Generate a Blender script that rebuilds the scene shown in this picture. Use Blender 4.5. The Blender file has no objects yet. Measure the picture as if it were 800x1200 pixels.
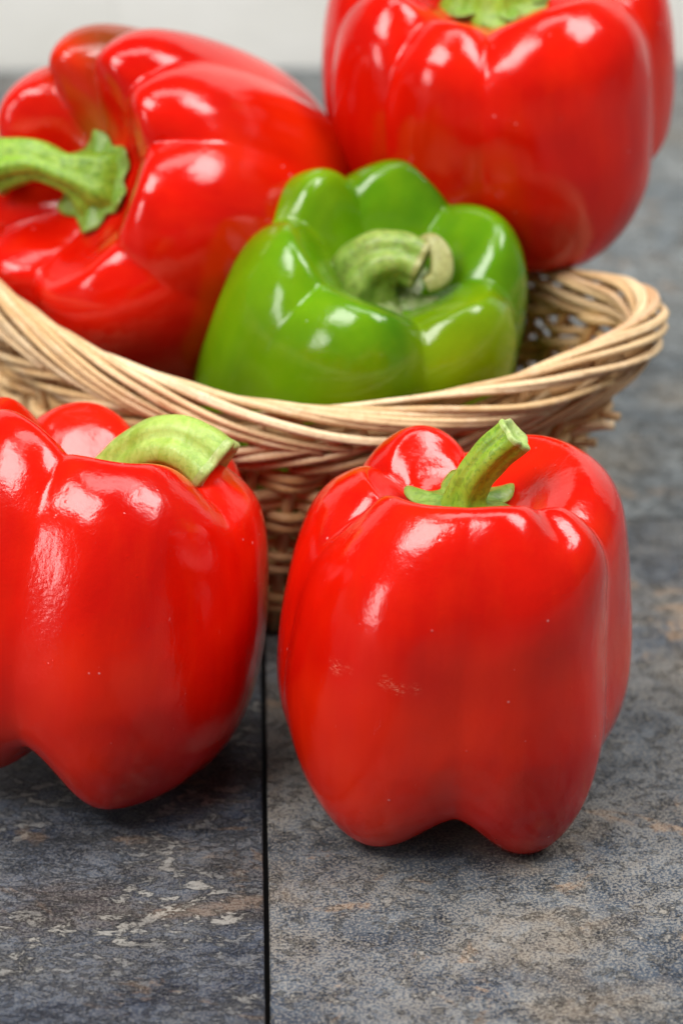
import bpy, math, random
import numpy as np
from mathutils import Vector, Matrix

# ------------------------------------------------------------------ camera, world, lamps, exposure
CM = 0.01
scn = bpy.context.scene
COL = scn.collection
rad = math.radians

cam_d = bpy.data.cameras.new("camera")
cam = bpy.data.objects.new("camera", cam_d)
COL.objects.link(cam)
cam.location = (-4.9726 * CM, -64.2313 * CM, 40.4381 * CM)
cam.rotation_euler = (rad(90 - 27), 0, rad(-1.8))
cam_d.sensor_fit = 'VERTICAL'
cam_d.sensor_height = 36
cam_d.sensor_width = 24
cam_d.lens = 100
cam_d.clip_start = 0.02
cam_d.clip_end = 20
cam_d.dof.use_dof = True
cam_d.dof.focus_distance = 0.70
cam_d.dof.aperture_fstop = 9
cam_d.dof.aperture_blades = 9
scn.camera = cam

world = bpy.data.worlds.new("World")
scn.world = world
world.use_nodes = True
world.node_tree.nodes["Background"].inputs[0].default_value = (0.93, 0.97, 1.0, 1)
world.node_tree.nodes["Background"].inputs[1].default_value = 0.10

def area(name, loc, target, sx, sy, power, col):
    l = bpy.data.lights.new(name, 'AREA')
    l.shape = 'RECTANGLE'
    l.size = sx; l.size_y = sy
    l.energy = power; l.color = col
    o = bpy.data.objects.new(name, l)
    o.location = loc
    d = Vector(target) - Vector(loc)
    o.rotation_euler = d.to_track_quat('-Z', 'Y').to_euler()
    COL.objects.link(o)
    return o
area("softbox_key", (-0.52, -0.40, 1.00), (0, 0.05, 0.04), 0.56, 0.54, 14.5, (1.0, 0.975, 0.94))
area("softbox_fill", (0.60, -0.06, 0.98), (0, 0.08, 0.04), 0.44, 0.48, 10.0, (1.0, 0.98, 0.96))
area("softbox_low", (-0.95, -0.60, 0.34), (-.08, 0.0, 0.06), 0.24, 0.42, 3.4, (1.0, 0.97, 0.95))
area("added_wall_light", (0.1, 0.10, 1.5), (0.0, 0.62, 0.1), 1.0, 0.4, 8, (1.0, 0.99, 0.97))  # extra lamp, added to brighten the white wall behind

scn.view_settings.view_transform = 'Standard'
scn.view_settings.look = 'None'
scn.view_settings.exposure = 0
scn.view_settings.gamma = 1
scn.view_settings.use_curve_mapping = False
scn.cycles.max_bounces = 8
scn.cycles.caustics_reflective = False
scn.cycles.caustics_refractive = False

# ------------------------------------------------------------------ helpers
rng = random.Random(7)

def mesh_of(name, verts, faces, smooth=True):
    me = bpy.data.meshes.new(name)
    me.from_pydata([tuple(v) for v in (np.asarray(verts) * CM).tolist()], [], faces)
    if smooth:
        me.polygons.foreach_set('use_smooth', [True] * len(me.polygons))
    me.update()
    return me

def obj(name, me, mat, parent=None):
    o = bpy.data.objects.new(name, me)
    if mat is not None and not me.materials:
        me.materials.append(mat)
    COL.objects.link(o)
    if parent is not None:
        o.parent = parent
    return o

def tag(o, label=None, cat=None, group=None, kind=None):
    if label: o['label'] = label
    if cat: o['category'] = cat
    if group: o['group'] = group
    if kind: o['kind'] = kind
    return o

def empty(name, loc, rot=None):
    o = bpy.data.objects.new(name, None)
    o.empty_display_size = 0.02
    COL.objects.link(o)
    o.location = loc
    if rot is not None:
        o.rotation_mode = 'QUATERNION'
        o.rotation_quaternion = rot
    return o

def catmull(P, n, closed=False):
    P = np.asarray(P, float)
    m = len(P)
    segs = m if closed else m - 1
    u = np.linspace(0, segs, n, endpoint=not closed)
    i = np.minimum(np.floor(u).astype(int), segs - 1)
    f = (u - i)[:, None]
    def g(k):
        return P[k % m] if closed else P[np.clip(k, 0, m - 1)]
    p0, p1, p2, p3 = g(i - 1), g(i), g(i + 1), g(i + 2)
    return 0.5 * ((2 * p1) + (-p0 + p2) * f + (2 * p0 - 5 * p1 + 4 * p2 - p3) * f ** 2 + (-p0 + 3 * p1 - 3 * p2 + p3) * f ** 3)

def tube(path, radii, sides=8, closed=False, caps=True, ridges=None, flat=None):
    """verts, faces of a swept tube; ridges(angle, k) multiplies the radius"""
    P = np.asarray(path, float)
    n = len(P)
    R = np.broadcast_to(np.asarray(radii, float), (n,))
    T = (np.roll(P, -1, 0) - np.roll(P, 1, 0)) if closed else np.gradient(P, axis=0)
    T /= np.linalg.norm(T, axis=1)[:, None] + 1e-12
    up = np.array([0, 0, 1.0])
    if abs(T[0] @ up) > .9: up = np.array([1.0, 0, 0])
    N = []
    v = up - T[0] * (up @ T[0]); v /= np.linalg.norm(v)
    for k in range(n):
        v = v - T[k] * (v @ T[k]); v /= np.linalg.norm(v) + 1e-12
        N.append(v.copy())
    N = np.array(N); B = np.cross(T, N)
    a = np.linspace(0, 2 * np.pi, sides, endpoint=False)
    V = []
    for k in range(n):
        rr = R[k] * (ridges(a, k) if ridges else np.ones(sides))
        fb = 1.0 if flat is None else flat
        V.append(P[k] + (np.cos(a) * rr)[:, None] * N[k] * fb + (np.sin(a) * rr)[:, None] * B[k])
    V = np.concatenate(V)
    F = []
    for k in range(n if closed else n - 1):
        k2 = (k + 1) % n
        for j in range(sides):
            j2 = (j + 1) % sides
            F.append((k * sides + j, k * sides + j2, k2 * sides + j2, k2 * sides + j))
    if caps and not closed:
        F.append(tuple(reversed(range(sides))))
        F.append(tuple((n - 1) * sides + j for j in range(sides)))
    return V, F

# ------------------------------------------------------------------ node helpers
class NT:
    def __init__(s, name):
        s.m = bpy.data.materials.new(name)
        s.m.use_nodes = True
        s.t = s.m.node_tree
        s.b = s.t.nodes["Principled BSDF"]
        s.co = s.t.nodes.new("ShaderNodeTexCoord")
    def n(s, typ, **kw):
        nd = s.t.nodes.new(typ)
        for k, v in kw.items(): setattr(nd, k, v)
        return nd
    def l(s, a, b): s.t.links.new(a, b)
    def mapping(s, scale=(1, 1, 1), loc=(0, 0, 0), rot=(0, 0, 0), src=None):
        mp = s.n("ShaderNodeMapping")
        mp.inputs['Scale'].default_value = scale
        mp.inputs['Location'].default_value = loc
        mp.inputs['Rotation'].default_value = rot
        s.l(src if src is not None else s.co.outputs['Object'], mp.inputs['Vector'])
        return mp.outputs[0]
    def noise(s, scale, detail=3, rough=.5, dist=0, vec=None):
        nd = s.n("ShaderNodeTexNoise")
        nd.inputs['Scale'].default_value = scale
        nd.inputs['Detail'].default_value = detail
        nd.inputs['Roughness'].default_value = rough
        nd.inputs['Distortion'].default_value = dist
        s.l(vec if vec is not None else s.co.outputs['Object'], nd.inputs['Vector'])
        return nd.outputs['Fac']
    def ramp(s, fac, stops):
        nd = s.n("ShaderNodeValToRGB")
        cr = nd.color_ramp
        while len(cr.elements) > 1: cr.elements.remove(cr.elements[-1])
        cr.elements[0].position = stops[0][0]; cr.elements[0].color = tuple(stops[0][1]) + (1,) if isinstance(stops[0][1], tuple) else (stops[0][1],) * 3 + (1,)
        for p, c in stops[1:]:
            e = cr.elements.new(p)
            e.color = tuple(c) + (1,) if isinstance(c, tuple) else (c, c, c, 1)
        s.l(fac, nd.inputs[0])
        return nd.outputs[0]
    def mix(s, fac, a, b, mode='MIX'):
        nd = s.n("ShaderNodeMix", data_type='RGBA', blend_type=mode)
        for sock, v in ((nd.inputs[0], fac), (nd.inputs[6], a), (nd.inputs[7], b)):
            if hasattr(v, 'is_linked') or hasattr(v, 'links'): s.l(v, sock)
            elif isinstance(v, (int, float)): sock.default_value = v if sock.type == 'VALUE' else (v, v, v, 1)
            else: sock.default_value = tuple(v) + (1,)
        return nd.outputs[2]
    def math(s, op, a, b=0.0):
        nd = s.n("ShaderNodeMath", operation=op)
        for sock, v in ((nd.inputs[0], a), (nd.inputs[1], b)):
            if hasattr(v, 'links'): s.l(v, sock)
            else: sock.default_value = v
        return nd.outputs[0]
    def blob(s, center, r0, r1):
        """1 inside r0 of center (cm, object space) fading to 0 at r1"""
        d = s.n("ShaderNodeVectorMath", operation='DISTANCE')
        s.l(s.co.outputs['Object'], d.inputs[0])
        d.inputs[1].default_value = [c * CM for c in center]
        mr = s.n("ShaderNodeMapRange")
        mr.interpolation_type = 'SMOOTHSTEP'
        mr.inputs['From Min'].default_value = r0 * CM; mr.inputs['From Max'].default_value = r1 * CM
        mr.inputs['To Min'].default_value = 1; mr.inputs['To Max'].default_value = 0
        s.l(d.outputs['Value'], mr.inputs['Value'])
        return mr.outputs[0]
    def bump(s, h, dist, strength=1.0, prev=None):
        nd = s.n("ShaderNodeBump")
        nd.inputs['Distance'].default_value = dist
        nd.inputs['Strength'].default_value = strength
        s.l(h, nd.inputs['Height'])
        if prev is not None: s.l(prev, nd.inputs['Normal'])
        return nd.outputs[0]
    def out(s, color=None, rough=None, normal=None, **kw):
        for key, v in (('Base Color', color), ('Roughness', rough), ('Normal', normal)):
            if v is None: continue
            if hasattr(v, 'links'): s.l(v, s.b.inputs[key])
            elif key == 'Base Color': s.b.inputs[key].default_value = tuple(v) + (1,)
            else: s.b.inputs[key].default_value = v
        for k, v in kw.items():
            s.b.inputs[k.replace('_', ' ')].default_value = v
        return s.m

def pepper_skin(name, main, deep, warm, seed, blush=None, scar=None, rough=.12):
    s = NT(name)
    off = (seed * .37, seed * .11, seed * .23)
    streak = s.noise(150, 4, .6, 0, s.mapping((1, 1, .10), off))
    cloud = s.noise(28, 3, .5, .4, s.mapping((1, 1, .6), off))
    c = s.mix(s.ramp(cloud, [(.35, 0.0), (.65, .8)]), main, deep)
    big = s.noise(16, 3, .55, .3, s.mapping((1, 1, .7), (seed, 0, seed)))
    c = s.mix(s.ramp(big, [(.50, 0.0), (.72, .55)]), c, warm)
    c = s.mix(s.math('MULTIPLY', s.ramp(streak, [(.45, 0.0), (.75, 1.0)]), .16), c, warm)
    if blush:
        for (ctr, r0, r1, colr, k) in blush:
            m = s.math('MULTIPLY', s.blob(ctr, r0, r1), s.math('MULTIPLY', s.ramp(cloud, [(.3, .6), (.6, 1.0)]), k))
            c = s.mix(m, c, colr)
    # pale lenticels
    vo = s.n("ShaderNodeTexVoronoi"); vo.inputs['Scale'].default_value = 210
    s.l(s.mapping((1, 1, 1), off), vo.inputs['Vector'])
    dots = s.ramp(vo.outputs['Distance'], [(.045, 1.0), (.095, 0.0)])
    sel = s.ramp(s.noise(70, 2, .5, 0, s.mapping((1, 1, 1), off)), [(.56, 0.0), (.62, 1.0)])
    c = s.mix(s.math('MULTIPLY', s.math('MULTIPLY', dots, sel), .55), c, tuple(min(1, x * .6 + .33) for x in main))
    scuff = s.ramp(s.noise(330, 7, .72, .6, s.mapping((1, 1, .3), off)), [(.665, 0.0), (.70, 1.0)])
    smk = s.ramp(s.noise(35, 3, .5, 0, s.mapping((1, 1, 1), (seed, 3, 1))), [(.52, 0.0), (.62, 1.0)])
    c = s.mix(s.math('MULTIPLY', s.math('MULTIPLY', scuff, smk), .35), c, tuple(min(1, x * .7 + .16) for x in main))
    rgh = s.ramp(s.noise(60, 4, .6, 0, s.mapping((1, 1, .4), off)), [(.3, rough * .85), (.7, rough * 1.45)])
    if scar:
        fine = s.ramp(s.noise(900, 7, .8, .8, s.mapping((.6, .6, 1.6))), [(.51, 0.0), (.60, 1.0)])
        for (ctr, r0, r1, k) in scar:
            m = s.math('MULTIPLY', s.math('MULTIPLY', s.blob(ctr, r0, r1), fine), k)
            c = s.mix(m, c, (.80, .36, .22))
    # skin relief: soft dents, longitudinal ripples, tiny orange-peel
    b0 = s.bump(s.noise(26, 2, .5, 0, s.mapping((1, 1, .8), off)), .0060, .28)
    b1 = s.bump(s.noise(75, 2, .5, 0, s.mapping((1, 1, .6), off)), .0018, .30, b0)
    b2 = s.bump(streak, .0010, .10, b1)
    b3 = s.bump(s.noise(650, 3, .6), .00020, .40, b2)
    b4 = s.bump(dots, .0002, .25, b3)
    s.b.inputs['Subsurface Radius'].default_value = (.008, .0016, .0008)
    return s.out(c, rgh, b4, IOR=1.46, Subsurface_Weight=.05, Subsurface_Scale=.3)

def stem_skin(name, main, dark, pale, seed=0, mottled=.7):
    s = NT(name)
    fib = s.noise(420, 4, .6, 0, s.mapping((1, 1, .12), (seed, seed, 0)))
    mot = s.noise(520, 5, .7, .6, s.mapping((1, 1, 1), (seed, 0, 0)))
    c = s.mix(s.ramp(fib, [(.35, 0.0), (.7, 1.0)]), main, pale)
    c = s.mix(s.math('MULTIPLY', s.ramp(mot, [(.50, 0.0), (.58, 1.0)]), mottled), c, dark)
    c = s.mix(s.ramp(s.noise(60, 3, .5), [(.45, 0.0), (.75, .5)]), c, pale)
    n = s.bump(fib, .0008, .45)
    n = s.bump(mot, .0004, .3, n)
    return s.out(c, .42, n, Subsurface_Weight=.10, Subsurface_Scale=.2)

def willow(name, tint=(1, 1, 1)):
    s = NT(name)
    oi = s.n("ShaderNodeObjectInfo")
    rnd = oi.outputs['Random']
    off = s.n("ShaderNodeVectorMath", operation='ADD')
    s.l(s.co.outputs['Object'], off.inputs[0])
    cmb = s.n("ShaderNodeCombineXYZ")
    for k in range(3): s.l(rnd, cmb.inputs[k])
    s.l(cmb.outputs[0], off.inputs[1])
    v = off.outputs[0]
    base = s.ramp(rnd, [(0.0, (.54, .34, .16)), (.15, (.70, .49, .26)), (.4, (.84, .66, .42)), (.65, (.62, .41, .19)), (.85, (.78, .58, .34)), (1.0, (.62, .38, .22))])
    patch = s.noise(45, 3, .6, 0, v)
    c = s.mix(s.ramp(patch, [(.42, 0.0), (.70, .75)]), base, (.50, .29, .13))
    c = s.mix(s.ramp(s.noise(110, 4, .6, 0, v), [(.55, 0.0), (.75, .5)]), c, (.88, .72, .52))
    c = s.mix(s.math('MULTIPLY', s.ramp(s.noise(800, 3, .7, 0, v), [(.52, 0.0), (.70, 1.0)]), .45), c, (.30, .15, .06))
    if tint != (1, 1, 1):
        c = s.mix(1.0, c, tint, 'MULTIPLY')
    n = s.bump(s.noise(700, 4, .65, 0, v), .0005, .5)
    return s.out(c, .48, n)

def slate(name, navy, grey, brown, cream, warm, flake_lo, flake_k, speck_k, seed, stretch=.6):
    s = NT(name)
    iso = s.mapping((1, 1, 1), (seed * 1.7, seed * .9, 0))
    st = s.mapping((stretch, 1, 1), (seed * 1.7, seed * .9, 0))
    def at(scale, det, ro, d, k, stretched=False):
        return s.noise(scale, det, ro, d, s.mapping((stretch if stretched else 1, 1, 1), (seed + k, k * .7, 0)))
    big = at(13, 5, .6, .6, 0, True)
    c = s.mix(s.ramp(big, [(.40, 0.0), (.58, 1.0)]), navy, grey)
    c = s.mix(s.ramp(at(20, 5, .65, .5, 2.2, True), [(.50, 0.0), (.64, .8)]), c, brown)
    mid = at(85, 7, .72, .6, 4.1, True)
    c = s.mix(s.ramp(mid, [(.50, 0.0), (.62, .55)]), c, tuple(x * 2.0 for x in grey))
    c = s.mix(s.ramp(mid, [(.36, .75), (.48, 0.0)]), c, tuple(x * .35 for x in navy))
    # rust and tan smears
    w = at(48, 6, .68, .5, 6.3, True)
    c = s.mix(s.ramp(w, [(.585, 0.0), (.635, .75)]), c, warm)
    # salt-and-pepper grain, denser in some patches
    g1 = at(1300, 2, .6, 0, 1.3); g2 = at(2900, 2, .6, 0, 2.9)
    g = s.math('ADD', s.math('MULTIPLY', g1, .6), s.math('MULTIPLY', g2, .4))
    dens = s.ramp(at(34, 5, .65, .3, 8.7), [(.36, .07), (.62, .15)])
    thr = s.math('SUBTRACT', .60, dens)
    hi = s.math('MULTIPLY', s.math('SUBTRACT', g, thr), 22.0)
    hic = s.n("ShaderNodeClamp"); s.l(hi, hic.inputs[0])
    c = s.mix(s.math('MULTIPLY', hic.outputs[0], speck_k), c, cream)
    c = s.mix(s.math('MULTIPLY', s.ramp(g, [(.40, 1.0), (.45, 0.0)]), .42), c, tuple(x * .28 for x in navy))
    # cream flakes where thin sheets have split off
    fl = at(190, 12, .78, .35, 10.1, True)
    msk = s.ramp(at(22, 4, .6, .4, 12.4), [(.44, 0.0), (.60, 1.0)])
    fr = s.math('MULTIPLY', s.ramp(fl, [(flake_lo, 0.0), (flake_lo + .018, 1.0)]), msk)
    c = s.mix(s.math('MULTIPLY', fr, flake_k), c, tuple(min(1, x * 1.15) for x in cream))
    n = s.bump(big, .004, .5)
    n = s.bump(mid, .0022, .75, n)
    n = s.bump(s.ramp(fl, [(flake_lo - .03, 0.0), (flake_lo + .02, 1.0)]), .0012, .9, n)
    n = s.bump(g, .0005, .8, n)
    r = s.ramp(mid, [(.3, .38), (.7, .70)])
    return s.out(c, r, n, Specular_IOR_Level=.35)

# ------------------------------------------------------------------ the table of slate tiles and the white wall behind
M_tile_dark = slate("slate_dark", (.016, .027, .052), (.042, .052, .070), (.052, .040, .036), (.36, .35, .31), (.15, .105, .075), .525, .55, .22, 3.0)
M_tile_sand = slate("slate_sandy", (.032, .050, .080), (.078, .092, .106), (.150, .118, .085), (.37, .34, .285), (.27, .17, .10), .57, .4, .50, 11.0, .9)
M_tile_grey = slate("slate_grey", (.105, .135, .160), (.170, .192, .202), (.22, .19, .145), (.34, .32, .28), (.27, .19, .13), .55, .7, .35, 5.3, .8)

s = NT("grout"); M_grout = s.out((.010, .009, .009), .9)

def chamfer_box(x0, x1, y0, y1, z0, z1, c=.05, nx=1, ny=1):
    V = [(x0, y0, z0), (x1, y0, z0), (x1, y1, z0), (x0, y1, z0),
         (x0, y0, z1 - c), (x1, y0, z1 - c), (x1, y1, z1 - c), (x0, y1, z1 - c),
         (x0 + c, y0 + c, z1), (x1 - c, y0 + c, z1), (x1 - c, y1 - c, z1), (x0 + c, y1 - c, z1)]
    F = [(3, 2, 1, 0), (0, 1, 5, 4), (1, 2, 6, 5), (2, 3, 7, 6), (3, 0, 4, 7), (4, 5, 9, 8), (5, 6, 10, 9), (6, 7, 11, 10), (7, 4, 8, 11), (8, 9, 10, 11)]
    return V, F

V, F = chamfer_box(-95.5, 85.5, -76, 59.6, -3.0, -.55)
table = tag(obj("tabletop", mesh_of("tabletop", V, F, False), M_grout), kind='structure')
g = .06
def tile_mesh(x0, x1, y0, y1, z0, seed, fine):
    """a stone tile whose arris is worn and chipped along its length"""
    q = np.random.RandomState(seed)
    m = 360 if fine else 24
    t = np.arange(m) / m
    P = np.concatenate([np.stack([x0 + (x1 - x0) * t, 0 * t + y0], 1), np.stack([0 * t + x1, y0 + (y1 - y0) * t], 1),
                        np.stack([x1 - (x1 - x0) * t, 0 * t + y1], 1), np.stack([0 * t + x0, y1 - (y1 - y0) * t], 1)])
    Nn = np.concatenate([np.tile([0, 1.], (m, 1)), np.tile([-1., 0], (m, 1)), np.tile([0, -1.], (m, 1)), np.tile([1., 0], (m, 1))])
    k = 4 * m
    def nz(n):
        a = q.uniform(0, 1, n); return np.interp(np.arange(k), np.linspace(0, k, n + 1), np.append(a, a[0]))
    wear = .018 + .022 * nz(k // 3) + .05 * np.clip(nz(k // 5) - .72, 0, 1) + .10 * np.clip(nz(k // 12) - .86, 0, 1)
    side = .010 * nz(k // 4) + .25 * np.clip(wear - .04, 0, 1)
    for c_ in range(4):
        Nn[c_ * m] = (Nn[c_ * m] + Nn[c_ * m - 1])
    B = P + Nn * side[:, None]
    A = P + Nn * (side + wear)[:, None]
    drop = .02 + wear * .6
    V = np.concatenate([np.c_[P, np.full(k, z0)], np.c_[B, -drop], np.c_[A, np.zeros(k)]])
    F = []
    for j in range(k):
        j2 = (j + 1) % k
        F += [(j, j2, k + j2, k + j), (k + j, k + j2, 2 * k + j2, 2 * k + j)]
    F.append(tuple(2 * k + j for j in range(k)))
    return V, F
for cx in (-95, -50, -5, 40):
    for cy in (-75.65, -30.65, 14.35):
        V, F = tile_mesh(cx + g, cx + 45 - g, cy + g, cy + 45 - g, -.549, int(cx * 3 + cy + 500), cx in (-50, -5) and cy < 0)
        if cy > 0: m = M_tile_grey
        elif cx == -5: m = M_tile_sand
        elif cx == -50: m = M_tile_dark
        else: m = M_tile_grey
        obj("tile", mesh_of("tile", V, F, False), m, table)

s = NT("white_paint")
v = s.mapping((1, 1, 1))
c = s.mix(s.ramp(s.noise(12, 4, .6, 0, v), [(.35, 0.0), (.7, 1.0)]), (.70, .70, .66), (.78, .78, .75))
M_white = s.out(c, .5, s.bump(s.noise(160, 3, .6, 0, v), .001, .4))
V, F = chamfer_box(-95.5, 85.5, 60.6, 63, -3, 60)
wall = tag(obj("wall", mesh_of("wall", V, F, False), M_white), kind='structure')
x = -11.3 - 14 * 6
while x < 84:
    y0, y1 = 59.9, 60.599
    V = [(x + .006, y1, -.5), (x + 13.994, y1, -.5), (x + 13.994, y1, 60), (x + .006, y1, 60),
         (x + .006, y0 + .05, -.5), (x + 13.994, y0 + .05, -.5), (x + 13.994, y0 + .05, 60), (x + .006, y0 + .05, 60),
         (x + .06, y0, -.5), (x + 13.94, y0, -.5), (x + 13.94, y0, 60), (x + .06, y0, 60)]
    F = [(1, 0, 3, 2), (0, 1, 5, 4), (1, 2, 6, 5), (2, 3, 7, 6), (3, 0, 4, 7), (4, 5, 9, 8), (5, 6, 10, 9), (6, 7, 11, 10), (7, 4, 8, 11), (8, 9, 10, 11)]
    obj("plank", mesh_of("plank", V, F, False), M_white, wall)
    x += 14

# ------------------------------------------------------------------ the willow basket
M_rim = willow("willow_peeled")
M_wall = willow("willow_weave", (.92, .80, .64))

RIM = [(6.1, 9.9, 8.7), (5.5, 8.6, 8.6), (3.9, 7.4, 8.3), (1.5, 6.2, 7.9), (-2.1, 5.3, 7.65), (-5.2, 5.6, 7.7), (-7.6, 6.5, 8.0), (-9.9, 8.1, 8.4),
       (-12.4, 11.0, 8.9), (-14.6, 15.2, 9.3), (-15.2, 19.2, 9.6), (-13.6, 23.2, 9.6), (-9.8, 24.6, 9.1), (-5.2, 22.8, 8.4), (-1.2, 19.6, 7.9), (2.2, 16.2, 7.7), (4.3, 13.3, 8.2), (5.7, 11.6, 8.6)]
BASE = [(3.0, 11.2, .15), (1.9, 9.4, .15), (0.4, 8.4, .15), (-1.6, 7.8, .15), (-3.6, 7.5, .15), (-5.6, 7.6, .15), (-7.6, 8.4, .15), (-9.6, 10.0, .15),
        (-11.2, 12.4, .15), (-12.2, 15.6, .15), (-12.2, 18.6, .15), (-10.8, 21.0, .15), (-8.0, 21.6, .15), (-5.0, 20.0, .15), (-2.0, 17.6, .15), (.4, 15.4, .15), (1.9, 13.8, .15), (2.8, 12.4, .15)]
NB = 4000
def resample(P):
    C = catmull(P, NB, True)
    return C
rimC, baseC = resample(RIM), resample(BASE)
seg = np.linalg.norm(np.roll(rimC, -1, 0) - rimC, axis=1)
cum = np.concatenate([[0], np.cumsum(seg)])
RL = cum[-1]
def par(sv):
    """arc length along the rim -> parameter shared by rim and base"""
    return np.interp(np.mod(sv, RL), cum, np.arange(NB + 1))
def samp(C, q):
    q = np.mod(q, NB); i = np.floor(q).astype(int) % NB; f = (q - np.floor(q))[:, None]
    return C[i] * (1 - f) + C[(i + 1) % NB] * f
def frame(sv):
    q = par(sv)
    p = samp(rimC, q)
    t = samp(rimC, par(sv + .6)) - samp(rimC, par(sv - .6))
    t /= np.linalg.norm(t, axis=1)[:, None]
    # the rim list runs clockwise seen from above: outward is to the left of travel... resolved against the centre
    nrm = np.stack([t[:, 1], -t[:, 0], 0 * t[:, 0]], 1)
    ctr = np.array([-4.3, 14.8, 0])
    sgn = np.sign(((p - ctr) * nrm).sum(1))[:, None]
    nrm = nrm * sgn
    nrm /= np.linalg.norm(nrm, axis=1)[:, None]
    return p, t, nrm
def wallpt(sv, h):
    q = par(sv)
    a, b = samp(baseC, q), samp(rimC, q)
    h = np.broadcast_to(h, q.shape)
    e = (.55 * h + .45 * h ** 1.6)[:, None]
    P = a * (1 - e) + b * e
    P[:, 2] = a[:, 2] + (b[:, 2] - a[:, 2]) * h
    return P

basket = tag(empty("wicker_basket", (0, 0, 0)), "pale willow wicker basket with twisted rim holding three peppers", "basket")
basket.location = (-4.3 * CM, 14.8 * CM, 0)
BO = np.array([-4.3, 14.8, 0])
def bobj(name, V, F, mat):
    return obj(name, mesh_of(name, np.asarray(V) - BO, F), mat, basket)

NS = 48
sp = RL / NS
# stakes
for i in range(NS):
    sv = i * sp
    h = np.linspace(0, .985, 14)
    P = wallpt(np.full(14, sv + rng.uniform(-.06, .06)), h)
    V, F = tube(P, .17, 6)
    bobj("stake", V, F, M_wall)
# weavers, in pairs over and under the stakes
rows = 20
r2 = np.random.RandomState(3)
for j in range(rows):
    n = NS * 9
    sv = np.arange(n) * RL / n
    x = sv / sp
    par_ = 1 if (j // 2) % 2 == 0 else -1
    h = (j + .55) / rows * .97
    wob = np.zeros(n)
    for k in range(3, 12):
        wob += r2.uniform(-1, 1) * np.cos(2 * np.pi * k * sv / RL + r2.uniform(0, 6.28)) * .0035
    P = wallpt(sv, np.clip(h + wob, 0.0, .985))
    _, _, N = frame(sv)
    P = P + N * (np.cos(np.pi * x) * par_ * .24)[:, None]
    rr = .165 + .02 * r2.uniform(-1, 1) + .016 * np.cos(2 * np.pi * r2.randint(3, 9) * sv / RL + r2.uniform(0, 6))
    V, F = tube(P, rr, 7, closed=True)
    bobj("weaver", V, F, M_wall)
# woven floor of the basket
ctr = np.array([-4.5, 14.6, 0])
for j in range(13):
    k = 1 - (j + .6) / 13.6
    n = 200
    C = catmull(BASE, n, True)
    P = ctr + (C - ctr) * k
    P[:, 2] = .42 + .08 * np.cos(np.arange(n) / n * 2 * np.pi * 20 + (j % 2) * np.pi)
    V, F = tube(P, .24, 5, closed=True)
    bobj("floor_weaver", V, F, M_wall)
# twisted border: rods climb out of the inside, cross the top and run down the outside
NR = 60
for i in range(NR):
    Ls = sp * 12 + rng.uniform(-1.0, 1.0)
    s0 = i * RL / NR + rng.uniform(-.15, .15)
    n = 34
    u = np.linspace(0, 1, n)
    # travel to the right along the front = decreasing list order, so s runs backwards
    sv = s0 - u * Ls
    p, t, N = frame(sv)
    psi = np.radians(235 - u * 292 + rng.uniform(-9, 9))
    a, b = .43 + rng.uniform(-.03, .05), .60 + rng.uniform(-.03, .05)
    lift = 1 + .07 * np.sin(u * np.pi * 2 + rng.uniform(0, 6)) + .10 * (u > .97)
    P = p + N * (np.cos(psi) * a * lift)[:, None]
    P[:, 2] += np.sin(psi) * b * lift - .12
    ra = (.128 + rng.uniform(-.03, .03)) * (1 - .25 * u) * (1 + .07 * np.sin(u * rng.uniform(14, 30) + rng.uniform(0, 6)) + .05 * np.sin(u * 55 + rng.uniform(0, 6)))
    if rng.random() < .45: ra = ra * (1 + .28 * np.exp(-((u - rng.uniform(.2, .8)) / .02) ** 2))
    V, F = tube(P, ra, 7)
    bobj("rim_rod", V, F, M_rim)
# rods that lean the other way just under the border
for i in range(NS):
    n = 20
    u = np.linspace(0, 1, n)
    Ls = sp * rng.uniform(3.0, 3.8)
    sv = i * sp + rng.uniform(-.2, .2) - u * Ls
    h = .80 + .17 * u + rng.uniform(-.015, .015)
    P = wallpt(sv, h)
    _, _, N = frame(sv)
    P = P + N * (.18 + .36 * np.sin(np.pi * np.clip(u * 1.1, 0, 1)) ** .7 * (1 - .25 * u))[:, None]
    V, F = tube(P, .125 + rng.uniform(-.015, .02), 7)
    bobj("border_rod", V, F, M_rim)
# loose cut ends sticking out at the right-hand end
ends = [((3.3, 8.9, 5.4), (5.0, 8.3, 6.1), .15), ((3.2, 9.2, 4.9), (4.6, 8.8, 5.3), .14),
        ((2.9, 9.3, 4.4), (4.3, 8.9, 4.9), .14), ((3.6, 9.3, 5.9), (5.2, 8.6, 6.2), .13)]
for a, b, r in ends:
    a, b = np.array(a), np.array(b)
    u = np.linspace(0, 1, 8)[:, None]
    P = a + (b - a) * u + np.array([0, 0, .12]) * np.sin(u * np.pi)
    V, F = tube(P, r, 8)
    bobj("rod_end", V, F, M_rim)

# ------------------------------------------------------------------ bell peppers
# profile control points (r, z) from the cavity under the stem, over the shoulder, down the wall, to the blossom end
CREST = [(0, 7.25), (.6, 7.25), (1.15, 7.4), (1.65, 8.0), (2.2, 8.75), (2.8, 9.2), (3.45, 8.75), (3.92, 7.95), (4.2, 6.85), (4.36, 5.6), (4.42, 4.3), (4.32, 2.9), (3.95, 1.5), (3.3, .45), (2.5, .05), (1.7, .4), (.9, 1.1), (0, 1.4)]
GROOVE = [(0, 7.25), (.6, 7.2), (1.05, 7.15), (1.4, 7.4), (1.85, 7.95), (2.45, 8.25), (3.05, 8.0), (3.5, 7.3), (3.72, 6.3), (3.8, 5.1), (3.75, 3.9), (3.55, 2.8), (3.1, 1.9), (2.5, 1.45), (1.9, 1.3), (1.3, 1.3), (.7, 1.35), (0, 1.4)]

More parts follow.
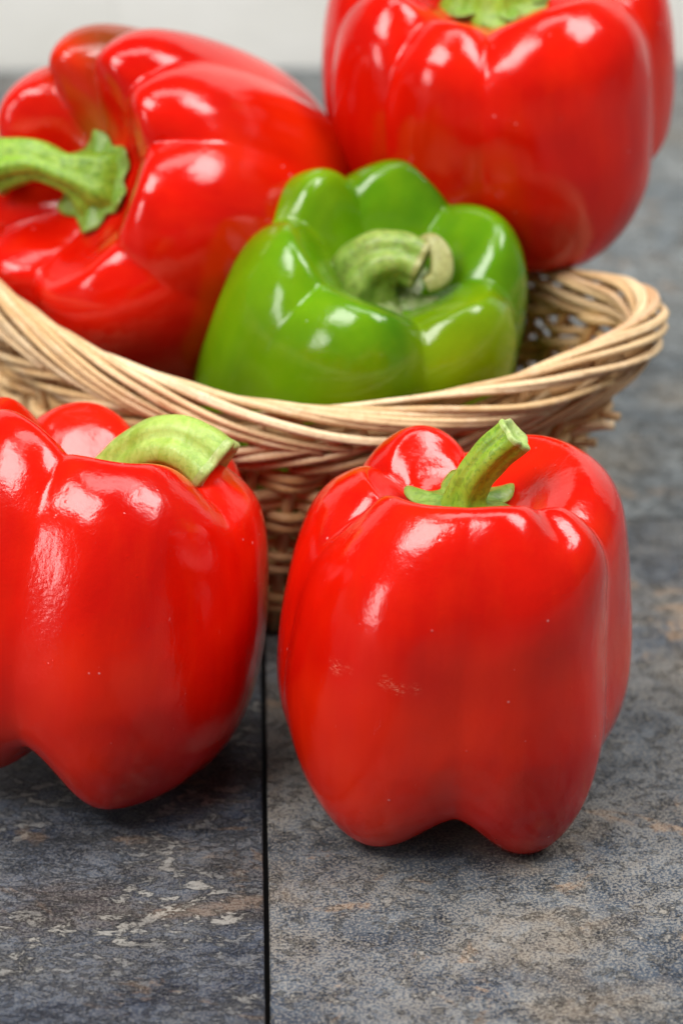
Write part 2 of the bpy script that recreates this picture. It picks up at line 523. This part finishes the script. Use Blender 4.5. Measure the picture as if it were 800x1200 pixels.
CREST_SHALLOW = [(0, 7.75), (.6, 7.75), (1.15, 7.8), (1.65, 8.15)] + CREST[4:]
GROOVE_SHALLOW = [(0, 7.75), (.6, 7.72), (1.05, 7.7), (1.4, 7.75), (1.85, 8.05)] + GROOVE[5:]

def smooth_gauss(x, s): return np.exp(-.5 * (x / s) ** 2)

def pepper_body(bounds, lobes, crest=CREST, groove=GROOVE, bumps=(), lean=(0, 0), ax=1, ay=1, nt=150, na=300, hz=1, taper=0, power=(.62, .95)):
    """bounds: [(angle, g_top, g_mid, g_bottom)]; lobes: [(radius, top_dz, foot_dz, (opt) shoulder_dr)] between bound i and i+1"""
    bounds = sorted(bounds)
    cr, gr = catmull(crest, nt), catmull(groove, nt)
    t = np.linspace(0, 1, nt)
    th = np.linspace(0, 360, na, endpoint=False)
    B = np.array([b[0] for b in bounds], float)
    nb = len(B)
    # weights along the profile
    wt = np.clip(1 - (t - .30) / .22, 0, 1); wt = wt * wt * (3 - 2 * wt)
    wb = np.clip((t - .60) / .22, 0, 1); wb = wb * wb * (3 - 2 * wb)
    wm = 1 - wt - wb
    X = np.zeros((nt, na)); Y = np.zeros((nt, na)); Z = np.zeros((nt, na))
    cen = np.array([(B[i] + ((B[(i + 1) % nb] - B[i]) % 360) / 2) % 360 for i in range(nb)])
    order = np.argsort(cen)
    L = np.array([tuple(l) + (0,) * (4 - len(l)) for l in lobes], float)
    cs, Lo = cen[order], L[order]
    cs3 = np.concatenate([cs - 360, cs, cs + 360]); L3 = np.concatenate([Lo, Lo, Lo])
    for j, a in enumerate(th):
        i = int(np.searchsorted(B, a, side='right') - 1) % nb
        w = (B[(i + 1) % nb] - B[i]) % 360
        if w == 0: w = 360
        u = ((a - B[i]) % 360) / w
        b = bounds[i] if u < .5 else bounds[(i + 1) % nb]
        gdep = wt * b[1] + wm * b[2] + wb * b[3]
        pw = wt * power[0] + (1 - wt) * power[1]
        sn = np.sqrt(np.sin(np.pi * u) ** 2 + .0012)
        shape = np.minimum(sn ** pw, 1)
        s = 1 - gdep * (1 - shape)
        # smooth interpolation of lobe data between lobe centres
        k = int(np.searchsorted(cs3, a, side='right') - 1)
        f = (a - cs3[k]) / (cs3[k + 1] - cs3[k]); f = f * f * (3 - 2 * f)
        lr, ltz, lfz, lsr = L3[k] * (1 - f) + L3[k + 1] * f
        r = gr[:, 0] * (1 - s) + cr[:, 0] * s
        z = gr[:, 1] * (1 - s) + cr[:, 1] * s
        shell = np.clip(cr[:, 0] / 2.5, 0, 1)
        r = r * (1 + (lr - 1) * shell)
        r = r + lsr * smooth_gauss(z - 8, 1.1) * shell
        z = z + ltz * wt * shell ** 1.5 + lfz * wb * shell
        if taper: r = r * (1 + taper * (z - 4.6) / 4.6)
        X[:, j] = r * math.cos(rad(a)); Y[:, j] = r * math.sin(rad(a)); Z[:, j] = z
    TH = np.broadcast_to(th, (nt, na)); T = np.broadcast_to(t[:, None], (nt, na))
    for (ba, bt, sa, st_, amp, zamp) in [tuple(b) + (None,) * (6 - len(b)) for b in bumps]:
        da = (TH - ba + 180) % 360 - 180
        w = smooth_gauss(da, sa) * smooth_gauss(T - bt, st_) * amp
        rr = np.sqrt(X ** 2 + Y ** 2) + 1e-6
        X += X / rr * w; Y += Y / rr * w
        if zamp is None: Z += w * .35 * np.sign(.4 - bt)
        else: Z += smooth_gauss(da, sa) * smooth_gauss(T - bt, st_) * zamp
    X *= ax; Y *= ay
    X += lean[0] * (Z - 4.6); Y += lean[1] * (Z - 4.6)
    Z *= hz
    V = np.stack([X[1:-1].ravel(), Y[1:-1].ravel(), Z[1:-1].ravel()], 1)
    V = np.concatenate([V, [[X[0].mean(), Y[0].mean(), Z[0].mean()], [X[-1].mean(), Y[-1].mean(), Z[-1].mean()]]])
    F = []
    m = nt - 2
    for k in range(m - 1):
        for j in range(na):
            j2 = (j + 1) % na
            F.append((k * na + j, (k + 1) * na + j, (k + 1) * na + j2, k * na + j2))
    for j in range(na):
        j2 = (j + 1) % na
        F.append((m * na, j, j2)); F.append((m * na + 1, (m - 1) * na + j2, (m - 1) * na + j))
    return V, F

def stem_mesh(pts, radii, ridge=.13, nr=5, n=40, sides=40, seed=0):
    P = catmull(pts, n)
    R = catmull([(r, 0) for r in radii], n)[:, 0]
    q = np.random.RandomState(seed)
    ph = q.uniform(0, 6)
    def rid(a, k):
        return 1 + ridge * np.cos(nr * a + ph + k * .015) + ridge * .35 * np.cos((nr * 2 + 1) * a + ph * 2) + .02 * np.cos(k * .7 + a)
    return tube(P, R, sides, caps=False, ridges=rid), P, R, rid

def end_mesh(P, R, rid, sides=40, bulge=-.12, lip=1.03):
    """the cut end: a raised ragged lip and a sunken pith"""
    t = P[-1] - P[-2]; t /= np.linalg.norm(t)
    path, rr = [], []
    prof = [(-.10, 1.01), (.0, lip), (.06, lip * .97), (.08, .86), (.02, .72), (bulge * .5, .5), (bulge, .25), (bulge, .02)]
    for dz, k in prof:
        path.append(P[-1] + t * dz * R[-1] * 1.6); rr.append(R[-1] * k)
    path = np.array(path)
    up = np.array([0, 0, 1.0])
    # shared frame with the tube: build rings in the tube's last ring basis
    return path, np.array(rr), t

def calyx_mesh(r=1.35, z0=7.2, points=6, seed=0, rise=.25, jag=.35):
    q = np.random.RandomState(seed)
    na, nr = 96, 9
    ph = q.uniform(0, 6.28); amp = q.uniform(.7, 1.2, points)
    V, F = [], []
    for layer in (0, 1):
        for i in range(nr):
            f = i / (nr - 1)
            for j in range(na):
                a = 2 * np.pi * j / na
                lobe = .5 + .5 * math.cos(points * a + ph)
                k = int(((a * points + ph) / (2 * np.pi)) + .5) % points
                R = r * (1 - jag * (1 - lobe ** .8) * 1.0) * (.85 + .15 * amp[k]) + .012 * math.sin(a * 23)
                rr = .25 + (R - .25) * f
                z = z0 + .22 - .16 * f + rise * f * f * lobe * amp[k] + .05 * math.sin(a * points * 2 + 1) * f
                if layer: z -= .10 * (1 - f * .6)
                V.append((rr * math.cos(a), rr * math.sin(a), z))
    def idx(l, i, j): return l * nr * na + i * na + j % na
    for i in range(nr - 1):
        for j in range(na):
            F.append((idx(0, i, j), idx(0, i + 1, j), idx(0, i + 1, j + 1), idx(0, i, j + 1)))
            F.append((idx(1, i, j), idx(1, i, j + 1), idx(1, i + 1, j + 1), idx(1, i + 1, j)))
    for j in range(na):
        F.append((idx(0, nr - 1, j), idx(1, nr - 1, j), idx(1, nr - 1, j + 1), idx(0, nr - 1, j + 1)))
        F.append((idx(0, 0, j), idx(0, 0, j + 1), idx(1, 0, j + 1), idx(1, 0, j)))
    return V, F

def placed(center, axis, roll, h=9.3):
    """rotation that takes +Z to axis with a roll about it, and the base location"""
    a = Vector(axis).normalized()
    q = Vector((0, 0, 1)).rotation_difference(a) @ Matrix.Rotation(rad(roll), 3, 'Z').to_quaternion()
    base = Vector(center) - a * (h / 2)
    return base * CM, q

def make_pepper(label, center, axis, roll, body, skin, stem, calyx, mats, scale=1.0, group="bell peppers", tips=()):
    loc, q = placed(center, axis, roll, 9.3 * scale)
    root = tag(empty("bell_pepper", loc, q), label, "bell pepper", group)
    S = lambda V: np.asarray(V, float) * scale
    V, F = body
    obj("body", mesh_of("body", S(V), F), skin, root)
    (SV, SF), P, R, rid = stem_mesh(*stem[0], **stem[1])
    st = obj("stem", mesh_of("stem", S(SV), SF), mats[0], root)
    path, rr, t = end_mesh(P, R, rid)
    def rid_end(a, k): return rid(a, len(P) - 1) if k < 5 else np.ones_like(a)
    # extend using the same frame: sweep the whole stem plus cap, keep only the cap rings
    full = np.concatenate([P, path]); fr = np.concatenate([R, rr])
    sides = 40
    n0 = len(P)
    T = np.gradient(P, axis=0); T /= np.linalg.norm(T, axis=1)[:, None]
    up = np.array([0, 0, 1.0])
    if abs(T[0] @ up) > .9: up = np.array([1.0, 0, 0])
    v = up - T[0] * (up @ T[0]); v /= np.linalg.norm(v)
    for k in range(n0):
        v = v - T[k] * (v @ T[k]); v /= np.linalg.norm(v)
    N = v; Bv = np.cross(T[-1], N)
    a = np.linspace(0, 2 * np.pi, sides, endpoint=False)
    V = []
    for k in range(len(path)):
        w = rid(a, n0 - 1) if k < 4 else (1 + (rid(a, n0 - 1) - 1) * .4)
        V.append(path[k] + (np.cos(a) * rr[k] * w)[:, None] * N + (np.sin(a) * rr[k] * w)[:, None] * Bv)
    V = np.concatenate(V)
    F = []
    for k in range(len(path) - 1):
        for j in range(sides):
            j2 = (j + 1) % sides
            F.append((k * sides + j, k * sides + j2, (k + 1) * sides + j2, (k + 1) * sides + j))
    F.append(tuple((len(path) - 1) * sides + j for j in range(sides)))
    obj("cut_end", mesh_of("cut_end", S(V), F), mats[1], st)
    for pts, rds in tips:
        V, F = tube(catmull(pts, 24), catmull([(r, 0) for r in rds], 24)[:, 0], 16, ridges=lambda a, k: 1 + .10 * np.cos(4 * a + k * .1))
        obj("dried_tip", mesh_of("dried_tip", S(V), F), mats[1], st)
    V, F = calyx
    obj("calyx", mesh_of("calyx", S(V), F), mats[2], root)
    return root

RED, DEEP, WARM = (.64, .007, .0012), (.42, .003, .001), (.76, .032, .002)
M_stem_a = stem_skin("stem_green", (.17, .34, .015), (.06, .17, .008), (.27, .44, .04), 1, .6)
M_stem_b = stem_skin("stem_pale", (.23, .38, .030), (.11, .23, .012), (.42, .56, .12), 2, .4)
M_stem_c = stem_skin("stem_dry", (.15, .27, .025), (.08, .09, .02), (.30, .38, .08), 3, .5)
M_end = stem_skin("stem_cut_pale", (.30, .44, .08), (.14, .24, .03), (.48, .56, .20), 4, .4)
M_end_dry = stem_skin("stem_cut_dry", (.28, .27, .07), (.12, .10, .03), (.42, .40, .16), 6, .5)
M_cal = stem_skin("calyx_green", (.12, .26, .02), (.05, .12, .01), (.24, .38, .06), 5, .5)
M_cal_dry = stem_skin("calyx_dry", (.14, .24, .03), (.04, .06, .015), (.38, .42, .20), 8, .6)

# 1: front right, standing upright on the table
skin1 = pepper_skin("red_skin_front", RED, DEEP, WARM, 1.0, scar=[((-3.2, -3.7, 5.9), .0, .33, .55), ((-2.9, -3.95, 5.98), .0, .22, .4), ((-2.1, -4.5, 5.9), .0, .30, .5), ((-1.8, -4.65, 5.76), .0, .28, .6), ((-1.4, -4.7, 5.8), .0, .24, .45), ((-1.3, -4.5, 5.75), .0, .2, .8), ((.9, -4.6, 8.6), 0, .12, .8), ((3.2, -3.5, 6.8), 0, .12, .8)])
body1 = pepper_body(
    bounds=[(85, .9, .8, .8), (138, .9, .6, .6), (196, .75, .35, .5), (267, .06, .36, .95), (333, .75, .8, .9)],
    lobes=[(.98, -.6, .2), (.95, -.85, .4), (1.0, -.45, .1), (1.01, -.42, -.1), (1.0, -.5, .4)],
    bumps=[(246, .47, 20, .045, .20), (292, .46, 13, .045, .14), (228, .72, 35, .10, .16), (205, .62, 40, .12, .42), (225, .78, 40, .06, .25), (5, .67, 22, .08, .22), (300, .75, 30, .06, .25), (322, .70, 18, .08, .28), (306, .31, 6, .05, -.20, -.22), (320, .38, 11, .06, .20), (286, .30, 10, .05, .06, .10), (15, .36, 20, .06, .12), (322, .54, 22, .07, -.12), (180, .5, 14, .08, -.12), (240, .45, 12, .1, .10), (285, .48, 9, .14, .12), (268, .30, 34, .09, 0, .50), (198, .33, 24, .08, -.45, .15)], ax=.97, ay=1.0, crest=CREST_SHALLOW, groove=GROOVE_SHALLOW, power=(.65, 1.35))
make_pepper("upright red bell pepper standing on the slate tile at front right", (0, -.9, 4.95), (0.02, -.02, 1), 0, body1, skin1,
    (([(0, 0, 7.0), (.02, 0, 7.9), (.16, -.05, 8.5), (.55, -.15, 9.2), (1.1, -.2, 9.8)], [1.0, .52, .41, .42, .43]), dict(seed=1)),
    calyx_mesh(1.55, 7.75, 6, 1, .16, .4), (M_stem_a, M_end, M_cal), scale=1.065)

# 2: front left, leaning
skin2 = pepper_skin("red_skin_left", RED, DEEP, WARM, 2.0, scar=[((1.62, -4.45, 9.2), .04, .13, 1), ((1.6, -4.6, 8.95), .04, .12, 1), ((1.6, -4.65, 8.7), .04, .11, 1), ((1.55, -4.7, 8.45), .03, .10, 1), ((1.5, -4.7, 8.2), .02, .09, .9), ((1.45, -4.7, 7.8), .0, .10, .8), ((1.3, -4.6, 6.0), .0, .14, .8), ((1.25, -4.6, 5.2), .0, .16, .8), ((1.2, -4.6, 4.3), .0, .16, .8), ((-.4, -4.6, 6.5), 0, .1, .8)])
body2 = pepper_body(
    bounds=[(18, .8, .6, .8), (75, .9, .7, .8), (132, .9, .6, .8), (190, .7, .6, .8), (250, .50, .42, .9), (322, .60, .10, .1)],
    lobes=[(1.0, -.7, .3), (1.0, -.6, .3), (1.0, -.2, .3), (1.05, .3, .2), (1.06, -.35, -.1), (.94, -.75, .2)],
    bumps=[(315, .68, 30, .10, .12), (345, .34, 25, .08, -.1, -.2), (274, .52, 10, .15, .16), (225, .55, 14, .12, .18), (300, .5, 8, .18, -.07), (340, .38, 12, .06, .12, .05)], taper=-.02, hz=.95, power=(.65, 1.3))
make_pepper("red bell pepper with thick bent stem, on the table before the basket", (-9.35, 1.45, 5.15), (.13, .17, 1), 0, body2, skin2,
    (([(0.1, 0, 6.6), (.4, 0, 7.3), (.95, -.2, 7.95), (1.7, -.5, 8.22), (2.5, -.8, 7.85)], [.95, .66, .64, .74, .82]), dict(seed=2)),
    calyx_mesh(1.4, 6.82, 6, 2), (M_stem_b, M_end, M_cal), scale=1.1)

# 3: green
skin3 = pepper_skin("green_skin", (.125, .29, .003), (.040, .14, .002), (.24, .37, .003), 3.0, blush=[((2.2, -3.0, 7.4), .4, 3.0, (.30, .35, .002), .6), ((-.6, -4.4, 7.0), .3, 1.8, (.26, .28, .003), .6), ((-4.9, .8, 6.8), .2, 1.3, (.36, .10, .005), .7)])
body3 = pepper_body(
    bounds=[(55, .75, .6, .8), (115, .8, .6, .8), (168, .8, .45, .9), (225, .5, .25, .9), (287, .85, .6, .9), (350, .7, .6, .8)],
    lobes=[(1.0, .1, .2), (1.0, .1, .2), (1.05, 0, .2), (1.08, -.15, 0), (1.02, -.25, -.2), (1.03, 0, .5)],
    bumps=[(200, .30, 16, .05, .14), (258, .32, 16, .05, .12), (318, .30, 14, .05, .12), (20, .3, 14, .05, .12)], power=(.85, 1.1))
make_pepper("green bell pepper with dry curled stem, in the basket between the red ones", (-2.0, 11.6, 7.0), (.22, -.38, 1), 0, body3, skin3,
    (([(-.5, 0, 6.9), (-.5, .05, 7.5), (-.25, .1, 8.05), (.25, .05, 8.35), (.8, -.15, 8.35)], [1.2, .95, .80, .68, .62]), dict(seed=3)),
    calyx_mesh(1.6, 7.15, 7, 3, .50, .25), (M_stem_c, M_end_dry, M_cal_dry), scale=1.04,
    tips=[([(.65, .2, 8.75), (.98, .15, 8.9), (1.28, -.15, 8.75), (1.32, -.5, 8.35), (1.0, -.65, 8.1)], [.16, .30, .33, .34, .24])])

# 4: back left, lying with stem to the left
skin4 = pepper_skin("red_skin_back_left", RED, DEEP, WARM, 4.0, blush=[((1.7, 3.6, 8.6), .9, 2.6, (.10, .045, .008), .85), ((.8, 1.6, 8.6), .3, 1.4, (.09, .10, .008), .7)])
body4 = pepper_body(
    bounds=[(20, .6, .35, .6), (56, .85, .55, .8), (88, .8, .55, .8), (135, .8, .5, .9), (180, .8, .5, .9), (222, .7, .4, .8), (288, .45, .12, .5), (343, .6, .18, .6)],
    lobes=[(1.0, 0, .2), (1.03, 0, .2), (1.0, -.1, .2), (1.0, 0, .2), (1.0, .0, 0), (1.05, .0, -.2), (1.03, 0, .3), (1.0, 0, .3)],
    bumps=[(255, .42, 14, .06, .12)], crest=CREST_SHALLOW, groove=GROOVE_SHALLOW, taper=.05, power=(.75, 1.1))
make_pepper("red bell pepper lying in the basket, its green stem pointing left", (-7.2, 15.4, 9.95), (-.62, -.55, .45), -1, body4, skin4,
    (([(0, 0, 7.4), (.0, .05, 8.0), (-.25, .3, 8.6), (-.8, .85, 9.1), (-1.75, 1.2, 9.3)], [1.2, .80, .45, .52, .66]), dict(seed=4)),
    calyx_mesh(1.3, 7.8, 6, 4, .15, .22), (M_stem_a, M_end, M_cal), scale=1.15)

# 5: back right
skin5 = pepper_skin("red_skin_back_right", RED, DEEP, WARM, 5.0)
body5 = pepper_body(
    bounds=[(35, 1, .8, .9), (88, .9, .8, .9), (140, .9, .6, .9), (188, .7, .5, .8), (228, .7, .35, .6), (263, .7, .30, .3), (338, .8, .75, .9)],
    lobes=[(1.0, 0, .3), (1.0, 0, .2), (1.0, 0, .2), (1.0, -.2, 0), (1.0, -.5, -.2), (1.06, -.1, .2), (1.08, 0, 3.3)],
    bumps=[(318, .70, 25, .09, .5)], crest=CREST_SHALLOW, groove=GROOVE_SHALLOW, hz=.85, taper=.06, nt=150)
make_pepper("upright red bell pepper behind the green one, on the basket's back rim", (2.0, 16.8, 13.85), (-.03, -.18, 1), 0, body5, skin5,
    (([(0, 0, 6.5), (.0, 0, 7.05), (.1, 0, 7.7), (.3, 0, 8.5), (.6, 0, 9.1)], [1.35, .95, .72, .6, .58]), dict(seed=5)),
    calyx_mesh(1.45, 6.62, 6, 5, .1, .4), (M_stem_a, M_end, M_cal), scale=1.15)
